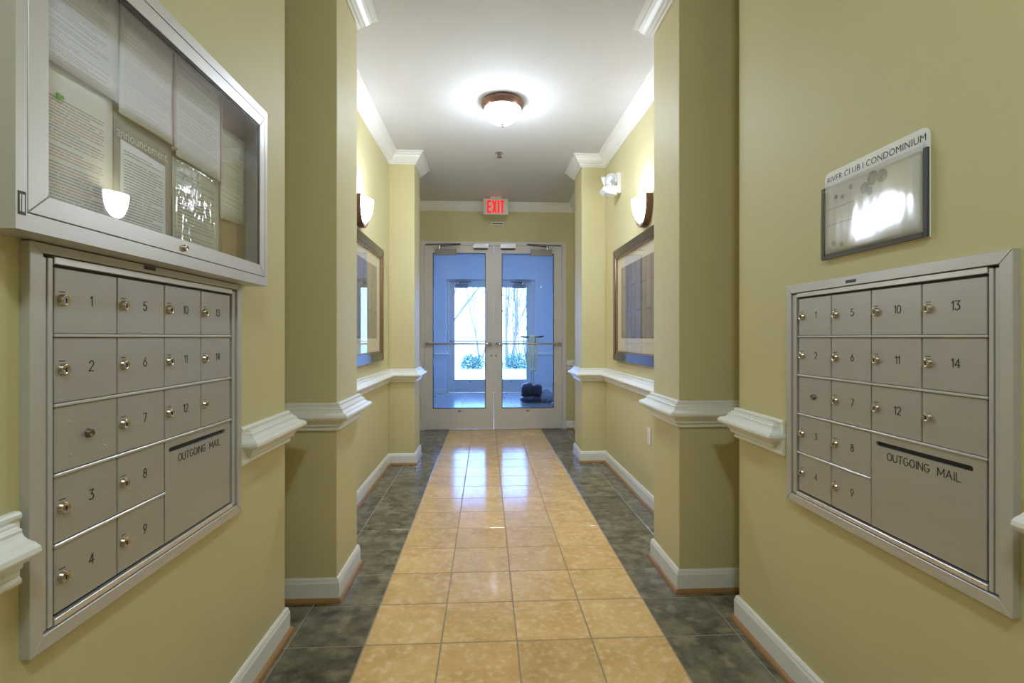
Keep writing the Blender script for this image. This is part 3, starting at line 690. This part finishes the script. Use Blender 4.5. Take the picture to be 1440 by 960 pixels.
sheet_mb(0.388, 0.226, 0.0012, 21, nx=24, nz=12, t=0.0012).build('clear_sleeve', 'sleeve', sg, loc=(0.004, -0.0135, 0.002))

# ---------------------------------------------------------------- lamps
def ceiling_lamp(x, y, label, mat='dome'):
    root = empty('ceiling_lamp', (x, y, ZC)); tag(root, label, 'ceiling lamp')
    MB().lathe([(0.0, -0.001), (0.150, -0.001), (0.163, -0.010), (0.165, -0.022), (0.160, -0.034), (0.150, -0.045), (0.145, -0.060), (0.138, -0.062), (0.130, -0.052), (0.0, -0.050)], 48).build('pan', 'bronze', root)
    MB().lathe([(0.137 * math.cos(R(a)), -0.052 - 0.118 * math.sin(R(a))) for a in range(0, 91, 6)], 48).build('glass_bowl', mat, root)
    MB().lathe([(0.0, -0.167), (0.017, -0.167), (0.017, -0.174), (0.010, -0.178), (0.011, -0.187), (0.0, -0.194)], 16).build('finial', 'bronze', root)
    return root
lamp = ceiling_lamp(XC, 3.81, 'round bronze ceiling lamp with a white glass bowl')
ceiling_lamp(XC, -0.3, 'added round fill lamp out of view, brightening the mailbox walls', 'fill_dome_back')  # unseen lamp added to brighten the mailbox walls and pillar fronts
ceiling_lamp(XC, 8.6, 'added round fill lamp brightening the vestibule, hidden by the door head', 'fill_dome_vest')  # unseen lamp added to lift the brightness between the door pairs
def sconce(side, yc, label):
    w = LA if side < 0 else RA
    root = wall_thing('wall_sconce', side, yc, 2.035, w); tag(root, label, 'sconce', 'bronze and white glass wall sconces in the alcoves')
    # bronze back band: pointed-arch plate with depth
    def outline(k, n=16):
        pts = []
        for i in range(n + 1):
            t = -1 + 2 * i / n
            pts.append((0.140 * k * math.copysign(abs(math.sin(t * math.pi / 2)) ** 0.9, t), 0.215 - (0.215 * k) * (max(0, math.cos(t * math.pi / 2))) ** 0.75))
        return pts
    o1, o2 = outline(1.0), outline(0.86)
    mb = MB(); n = len(o1)
    mb.prism(o1, 0.0, 0.022, P)
    poly_ = [(a, b) for a, b in o1] + [(a, b) for a, b in reversed(o2)]
    for i in range(n - 1):
        mb.prism([o1[i], o1[i + 1], o2[i + 1], o2[i]], 0.022, 0.050, P)
    mb.build('back_bracket', 'bronze', root, bevel=0.003, seg=2)
    # half bowl of white glass, open at the top
    mb = MB(); prof = []
    for i in range(15):
        t = i / 14; ang = t * math.pi / 2
        prof.append((0.118 * math.sin(ang) ** 0.8, 0.022 + 0.178 * (1 - math.cos(ang)) ** 0.85))
    prof = prof + [(0.112, 0.200), (0.10, 0.17)]
    sc = Matrix.Diagonal((1.0, 1.0, 1.0, 1.0))
    mb.lathe(prof, 24, Matrix.Translation((0, -0.020, 0)) @ Matrix.Diagonal((1.0, 0.75, 1.0, 1.0)), a0=math.pi, a1=2 * math.pi)
    mb.build('glass_bowl', 'bowl', root)
    MB().lathe([(0.0, -0.03), (0.016, -0.026), (0.027, -0.01), (0.03, 0.0), (0.027, 0.012), (0.016, 0.026), (0.0, 0.03)], 14, Matrix.Translation((0, -0.058, 0.150))).build('bulb', 'bulb', root)
    return root
sconce(-1, 3.78, 'white glass wall sconce with bronze bracket on the alcove wall without emergency light')
sconce(1, 3.66, 'white glass wall sconce with bronze bracket near the emergency light')

# ---------------------------------------------------------------- framed pictures in the alcoves
def picture(side, y_far, label, seed):
    wid, hei, z0 = 1.40, 0.985, 1.017
    yc = y_far - wid if side < 0 else y_far
    root = wall_thing('framed_picture', side, yc, z0, LA if side < 0 else RA); tag(root, label, 'picture', 'framed pictures in the alcoves')
    frame_parts(root, 0, wid, 0, hei, 0.082, 0.0, 0.034, 'pic_frame', bevel=0.006)
    frame_parts(root, 0.080, wid - 0.080, 0.080, hei - 0.080, 0.010, 0.0, 0.030, 'gold', ('slip', 'slip', 'slip', 'slip'))
    MB().wb(0.085, wid - 0.085, 0.085, hei - 0.085, 0.0, 0.012).build('mat_board', 'mat', root)
    m, nt, out = new_mat('sepia architectural print %d' % seed)
    p = node(nt, 'ShaderNodeBsdfPrincipled'); nt.links.new(p.outputs[0], out.inputs[0]); p.inputs['Roughness'].default_value = 0.8
    tc = node(nt, 'ShaderNodeTexCoord'); mp = node(nt, 'ShaderNodeMapping'); mp.inputs['Rotation'].default_value = (R(90), 0, R(90)); mp.inputs['Scale'].default_value = (1, 1, 1)
    nt.links.new(tc.outputs['Object'], mp.inputs[0])
    br = node(nt, 'ShaderNodeTexBrick'); br.inputs['Color1'].default_value = (0.20, 0.145, 0.10, 1); br.inputs['Color2'].default_value = (0.29, 0.22, 0.15, 1); br.inputs['Mortar'].default_value = (0.05, 0.035, 0.03, 1)
    br.inputs['Scale'].default_value = 1.0; br.inputs['Mortar Size'].default_value = 0.006; br.inputs['Brick Width'].default_value = 0.42; br.inputs['Row Height'].default_value = 0.125
    sx = node(nt, 'ShaderNodeSeparateXYZ'); nt.links.new(tc.outputs['Object'], sx.inputs[0])
    cb = node(nt, 'ShaderNodeCombineXYZ'); nt.links.new(sx.outputs[2], cb.inputs[0]); nt.links.new(sx.outputs[0], cb.inputs[1])
    nt.links.new(cb.outputs[0], br.inputs['Vector'])
    ns = node(nt, 'ShaderNodeTexNoise'); ns.inputs['Scale'].default_value = 9; ns.inputs['Detail'].default_value = 8; nt.links.new(tc.outputs['Object'], ns.inputs['Vector'])
    c = mixc(nt, math_(nt, 'MULTIPLY', ns.outputs['Fac'], 0.35), br.outputs['Color'], (0.62, 0.55, 0.42))
    nt.links.new(c, p.inputs['Base Color'])
    MB().wb(0.20, wid - 0.20, 0.20, hei - 0.18, 0.012, 0.0125).build('print', m, root)
    MB().wb(0.086, wid - 0.086, 0.086, hei - 0.086, 0.020, 0.023).build('glass_pane', 'pic_glass', root)
picture(-1, 4.555, 'large glazed picture in a dark frame on the alcove wall without emergency light', 1)
picture(1, 4.520, 'large glazed picture in a dark frame on the alcove wall below the emergency light', 2)

# ---------------------------------------------------------------- emergency light, exit sign, sensor, sprinkler, outlet, wall plate
em = wall_thing('emergency_light', 1, 4.43, 2.47, RA); tag(em, 'white emergency light with two round lamp heads on the alcove wall', 'emergency light')
MB().wb(-0.06, 0.06, 0.02, 0.20, 0.0, 0.035).build('housing', 'white', em, bevel=0.005)
MB().prism([(0.0, 0.0), (0.10, 0.02), (0.13, 0.05), (0.12, 0.075), (0.0, 0.085)], -0.06, 0.06, lambda a, b, d: (d, -0.034 - a, b)).build('battery_case', 'white', em, bevel=0.006)
for u_, d_, ax in ((0.045, 0.085, (0.8, -0.55, -0.1)), (-0.045, 0.125, (-0.35, -0.85, -0.3))):
    T = Matrix.Translation((u_, -d_, 0.135)) @ Vector((0, 0, 1)).rotation_difference(Vector(ax)).to_matrix().to_4x4()
    h_ = MB().lathe([(0.0, -0.06), (0.022, -0.058), (0.044, -0.035), (0.054, -0.005), (0.057, 0.004), (0.052, 0.007)], 22, T).build('lamp_head', 'white', em)
    MB().lathe([(0.0, 0.016), (0.03, 0.013), (0.052, 0.005)], 20, T).build('lens', 'lens', h_)
    MB().tube([(u_, -d_, 0.07), (u_, -d_, 0.10)], 0.014, 10).build('swivel', 'chrome', em)
ex = empty('exit_sign', (0.124, 6.42, ZC)); tag(ex, 'white exit sign with red letters hanging from the ceiling', 'exit sign')
MB().box(-0.07, 0.07, -0.03, 0.03, -0.022, 0.0).build('canopy', 'exit_face', ex, bevel=0.003)
MB().box(-0.158, 0.158, -0.022, 0.022, -0.222, -0.022).build('housing', 'exit_face', ex, bevel=0.004)
def block(mb, pts, x): 
    for (a, b, c, d) in pts: mb.box(x + a, x + b, -0.0235, -0.022, c, d)
lt = MB(); Z0, Z1 = -0.205, -0.045; t = 0.022
lt.box(-0.100, -0.100 + t, -0.0245, -0.022, Z0, Z1)
for z in (Z0, (Z0 + Z1) / 2 - t / 2, Z1 - t): lt.box(-0.100, -0.048, -0.0245, -0.022, z, z + t)
PX = lambda a, b, d: (a, d, b)
lt.prism([(-0.038, Z0), (-0.014, Z0), (0.024, Z1), (0.0, Z1)], -0.0245, -0.022, PX); lt.prism([(-0.038, Z1), (0.0, Z0), (0.024, Z0), (-0.014, Z1)], -0.0247, -0.0222, PX)
lt.box(0.034, 0.034 + t, -0.0245, -0.022, Z0, Z1)
lt.box(0.066, 0.118, -0.0245, -0.022, Z1 - t, Z1).box(0.092 - t / 2, 0.092 + t / 2, -0.0245, -0.022, Z0, Z1)
lt.v = [(x - 0.009, y, z) for x, y, z in lt.v]
lt.build('letters', 'exit_red', ex)
sn = empty('motion_sensor', (0.155, Y_D, 2.73)); tag(sn, 'slim pale motion sensor on the wall above the doors', 'sensor')
MB().box(-0.095, 0.095, -0.035, 0, -0.026, 0.026).build('housing', 'door', sn, bevel=0.008, seg=3)
MB().box(-0.07, 0.07, -0.037, -0.03, -0.012, 0.002).build('sensor_window', 'dark', sn)
sp = empty('sprinkler', (0.128, 4.86, ZC)); tag(sp, 'small metal fire sprinkler head on the ceiling', 'sprinkler')
MB().lathe([(0.0, -0.001), (0.042, -0.001), (0.040, -0.008), (0.02, -0.012), (0.0, -0.012)], 24).build('escutcheon', 'chrome', sp)
MB().tube([(0, 0, -0.01), (0, 0, -0.03)], 0.010, 12).bar((-0.014, 0, -0.012), (-0.012, 0, -0.045), 0.006).bar((0.014, 0, -0.012), (0.012, 0, -0.045), 0.006).build('sprinkler_frame', 'bronze', sp)
MB().lathe([(0.0, -0.045), (0.024, -0.045), (0.024, -0.049), (0.0, -0.049)], 20).build('deflector', 'bronze', sp)
ot = wall_thing('wall_outlet', 1, 3.60, 0.45, RA); tag(ot, 'ivory outlet cover plate low on the alcove wall', 'outlet')
MB().wb(-0.038, 0.038, 0, 0.122, 0, 0.006).build('cover_plate', 'white', ot, bevel=0.003)
for v in (0.026, 0.072): MB().wb(-0.017, 0.017, v, v + 0.03, 0.006, 0.008).build('socket', 'trim', ot, bevel=0.003)
wp = empty('door_release_box', (1.125, Y_D, 0.80)); tag(wp, 'small ivory switch box on the wall beside the inner door frame', 'switch')
MB().box(-0.033, 0.033, -0.03, 0, 0, 0.115).build('box', 'white', wp, bevel=0.004)
MB().box(-0.012, 0.012, -0.036, -0.03, 0.035, 0.06).build('button', 'trim', wp, bevel=0.002)

# ---------------------------------------------------------------- things in the vestibule
fm = empty('floor_machine', (0.86, 9.55, 0)); tag(fm, 'dark floor polishing machine with a cord looped over its handle', 'floor machine')
MB().lathe([(0.0, 0.02), (0.20, 0.02), (0.215, 0.03), (0.215, 0.07), (0.20, 0.10), (0.15, 0.125), (0.0, 0.13)], 32).build('brush_housing', 'blue_black', fm)
MB().lathe([(0.19, 0.0), (0.19, 0.03), (0.0, 0.03), (0.0, 0.0)], 28).build('brush', 'bluegrey', fm)
MB().lathe([(0.0, 0.36), (0.06, 0.355), (0.10, 0.33), (0.115, 0.28), (0.12, 0.12), (0.0, 0.12)], 24, Matrix.Translation((-0.075, 0, 0))).build('motor', 'blue_black', fm)
MB().lathe([(0.0, 0.34), (0.05, 0.335), (0.085, 0.31), (0.095, 0.25), (0.095, 0.10), (0.0, 0.10)], 20, Matrix.Translation((0.105, -0.05, 0))).build('tank', 'blue_black', fm)
for xx in (-0.13, 0.13):
    MB().lathe([(0.0, -0.02), (0.05, -0.02), (0.055, 0.0), (0.05, 0.02), (0.0, 0.02)], 18, Matrix.Translation((xx, 0.21, 0.057)) @ Matrix.Rotation(R(90), 4, 'Y')).build('wheel', 'black', fm)
MB().tube([(0.0, 0.16, 0.09), (0.02, 0.10, 1.20)], 0.017, 12).build('handle_tube', 'steel', fm)
hd = MB().tube([(-0.20, 0.10, 1.235), (-0.08, 0.10, 1.225), (0.12, 0.10, 1.225), (0.24, 0.10, 1.245)], 0.016, 12).build('handle_bar', 'black', fm)
MB().box(-0.065, 0.09, 0.055, 0.135, 1.07, 1.235).build('switch_box', 'blue_black', fm, bevel=0.015)
def loop(x0, x1, zt, zb, y, n=22):
    return [((x0 + x1) / 2 + (x0 - x1) / 2 * math.cos(math.pi * i / n) + 0.01 * math.sin(3 * math.pi * i / n), y + 0.012 * math.sin(i), zt - (zt - zb) * math.sin(math.pi * i / n) ** 0.42) for i in range(n + 1)]
cd = MB()
for a, b, c_, y in ((-0.14, 0.00, 0.78, 0.03), (-0.11, -0.01, 0.62, 0.035), (-0.04, 0.09, 0.60, 0.025), (0.01, 0.11, 0.56, 0.035), (0.02, 0.12, 0.61, 0.015), (-0.06, 0.05, 0.70, 0.045)):
    cd.tube(loop(a, b, 1.22, c_, y), 0.009, 8)
for x in (-0.03, -0.01, 0.01, 0.03, 0.05):
    cd.tube([(x, 0.035, 1.06), (x + 0.01, 0.03, 1.18), (x + 0.01, 0.07, 1.262), (x + 0.005, 0.12, 1.262), (x, 0.145, 1.2)], 0.009, 8)
cd.build('power_cord', 'cord', fm)
bgp = MB(); rr = random.Random(5); prof = []
for z, r in ((0.0, 0.10), (0.01, 0.14), (0.08, 0.15), (0.15, 0.12), (0.19, 0.08), (0.225, 0.05), (0.245, 0.03), (0.25, 0.0)): prof.append((r, z))
bgp.lathe(prof, 26)
bgp.v = [(x * (1 + 0.16 * math.sin(5 * math.atan2(y, x) + 9 * z)), y * (1 + 0.12 * math.sin(7 * math.atan2(y, x) + 14 * z)), z) for x, y, z in bgp.v]
o = bgp.build('plastic_bag', 'bluegrey'); o.location = (1.13, 9.52, 0); tag(o, 'crumpled grey plastic bag on the floor against the floor machine', 'bag')
vc = empty('upright_vacuum', (1.23, 8.35, 0)); tag(vc, 'teal and maroon upright vacuum half hidden by the door stile', 'vacuum')
MB().box(-0.13, 0.13, -0.18, 0.16, 0.015, 0.14).build('cleaner_head', 'maroon', vc, bevel=0.03, seg=3)
MB().lathe([(0.0, 0.12), (0.085, 0.12), (0.10, 0.16), (0.10, 0.27), (0.0, 0.27)], 20, Matrix.Translation((0.0, 0.05, 0))).build('neck', 'maroon', vc)
MB().lathe([(0.0, 0.27), (0.112, 0.27), (0.118, 0.30), (0.11, 0.40), (0.0, 0.40)], 24, Matrix.Translation((0.0, 0.05, 0))).build('dust_cup', 'aqua', vc)
MB().box(-0.125, 0.115, -0.03, 0.13, 0.40, 0.63).build('bag_housing', 'teal', vc, bevel=0.02, seg=3)
MB().tube([(0.03, 0.1, 0.6), (0.05, 0.16, 0.95), (0.06, 0.2, 1.0), (0.05, 0.14, 1.06)], 0.014, 10).build('handle', 'black', vc)

# ---------------------------------------------------------------- outdoors
o = MB().box(-30, 30, 11.3, 26, -0.3, -0.02).build('ground', 'ground'); structure(o, 'bright pale paving outside the outer doors', 'ground')
o = MB().box(-60, 60, 26, 120, -0.3, -0.03).build('ground_lawn', 'asphalt'); structure(o, 'far pale lawn beyond the trees outside', 'ground')
def shrub(x, y, w, h, label, seed):
    root = empty('shrub', (x, y, -0.02)); tag(root, label, 'shrub', 'low evergreen shrubs outside')
    rr = random.Random(seed); st = MB()
    for i in range(7):
        a = rr.uniform(0, 6.28); st.tube([(0, 0, 0), (0.5 * w * rr.uniform(.3, .8) * math.cos(a), 0.3 * w * math.sin(a), h * rr.uniform(.5, .85))], [0.02, 0.008], 6)
    st.build('stem', 'bark', root)
    lf = MB()
    for i in range(900):
        a = rr.uniform(0, 6.28); q = rr.random() ** 0.4; zz = rr.uniform(0.05, 1)
        k = math.sqrt(max(0.05, 1 - (zz * 1.1 - 0.35) ** 2 / 0.75)) * (1 + 0.15 * math.sin(5 * a + seed))
        c = Vector((w / 2 * q * k * math.cos(a), w / 3 * q * k * math.sin(a), zz * h * (0.85 + 0.15 * math.sin(3 * a + seed))))
        d = Vector((rr.gauss(0, 1), rr.gauss(0, 1), rr.gauss(0.3, 1))).normalized() * 0.05; e_ = d.cross(Vector((rr.gauss(0, 1), rr.gauss(0, 1), rr.gauss(0, 1)))).normalized() * 0.02
        lf.add([c - d, c + e_, c + d, c - e_], [(0, 1, 2, 3)])
    f = lf.build('foliage', 'leaf', root); f['kind'] = 'stuff'
shrub(-0.52, 20.0, 1.0, 0.58, 'low green shrub seen through the door leaf without machine', 1)
shrub(1.18, 20.0, 1.05, 0.62, 'low green shrub beside the floor machine handle, beyond the glass', 3)
def tree(x, y, label, seed, stems, hgt, lean=(0, 0), r0=0.06, spread=0.25):
    root = empty('bare_tree', (x, y, -0.05)); tag(root, label, 'tree', 'bare winter trees outside')
    rr = random.Random(seed); tk, br = MB(), MB()
    def grow(p, d, r, ln, depth):
        pts = [p.copy()]; rs = [r]; q = p.copy(); dd = d.copy(); n = 5
        for i in range(n):
            dd = (dd + Vector((rr.gauss(0, .07), rr.gauss(0, .07), rr.gauss(0.03, .04)))).normalized(); q = q + dd * ln / n
            pts.append(q.copy()); rs.append(r * (1 - 0.5 * (i + 1) / n))
            if depth < 3 and i >= 1 and rr.random() < 0.85:
                sd = (dd + Vector((rr.gauss(0, .5), rr.gauss(0, .5), rr.uniform(0, .4)))).normalized(); grow(q.copy(), sd, rs[-1] * 0.6, ln * 0.55, depth + 1)
        (tk if depth == 0 else br).tube(pts, rs, 7 if depth < 2 else 4, cap=False)
    for i in range(stems):
        a = 6.283 * i / stems + rr.random(); d = Vector((lean[0] + spread * math.cos(a), lean[1] + spread * math.sin(a), 1)).normalized()
        grow(Vector((0.12 * math.cos(a), 0.12 * math.sin(a), 0)), d, r0 * rr.uniform(.7, 1.1), hgt * rr.uniform(.8, 1.1), 0)
    tk.build('trunk', 'bark', root); br.build('branches', 'bark', root)
tree(1.0, 21.2, 'bare multi stemmed tree rising behind the shrub next to the floor machine', 11, 5, 3.6, (0.03, 0), 0.062, 0.17)
tree(-2.7, 21.5, 'bare leaning tree seen through the door leaf without machine', 12, 4, 4.2, (0.38, 0), 0.06, 0.2)
tree(-0.35, 30, 'thin distant bare tree seen left of the meeting stiles', 14, 3, 4.5, (0.05, 0), 0.05, 0.2)
tree(2.2, 33, 'thin distant bare tree beyond the multi stemmed one', 15, 3, 5.0, (0, 0), 0.05, 0.2)
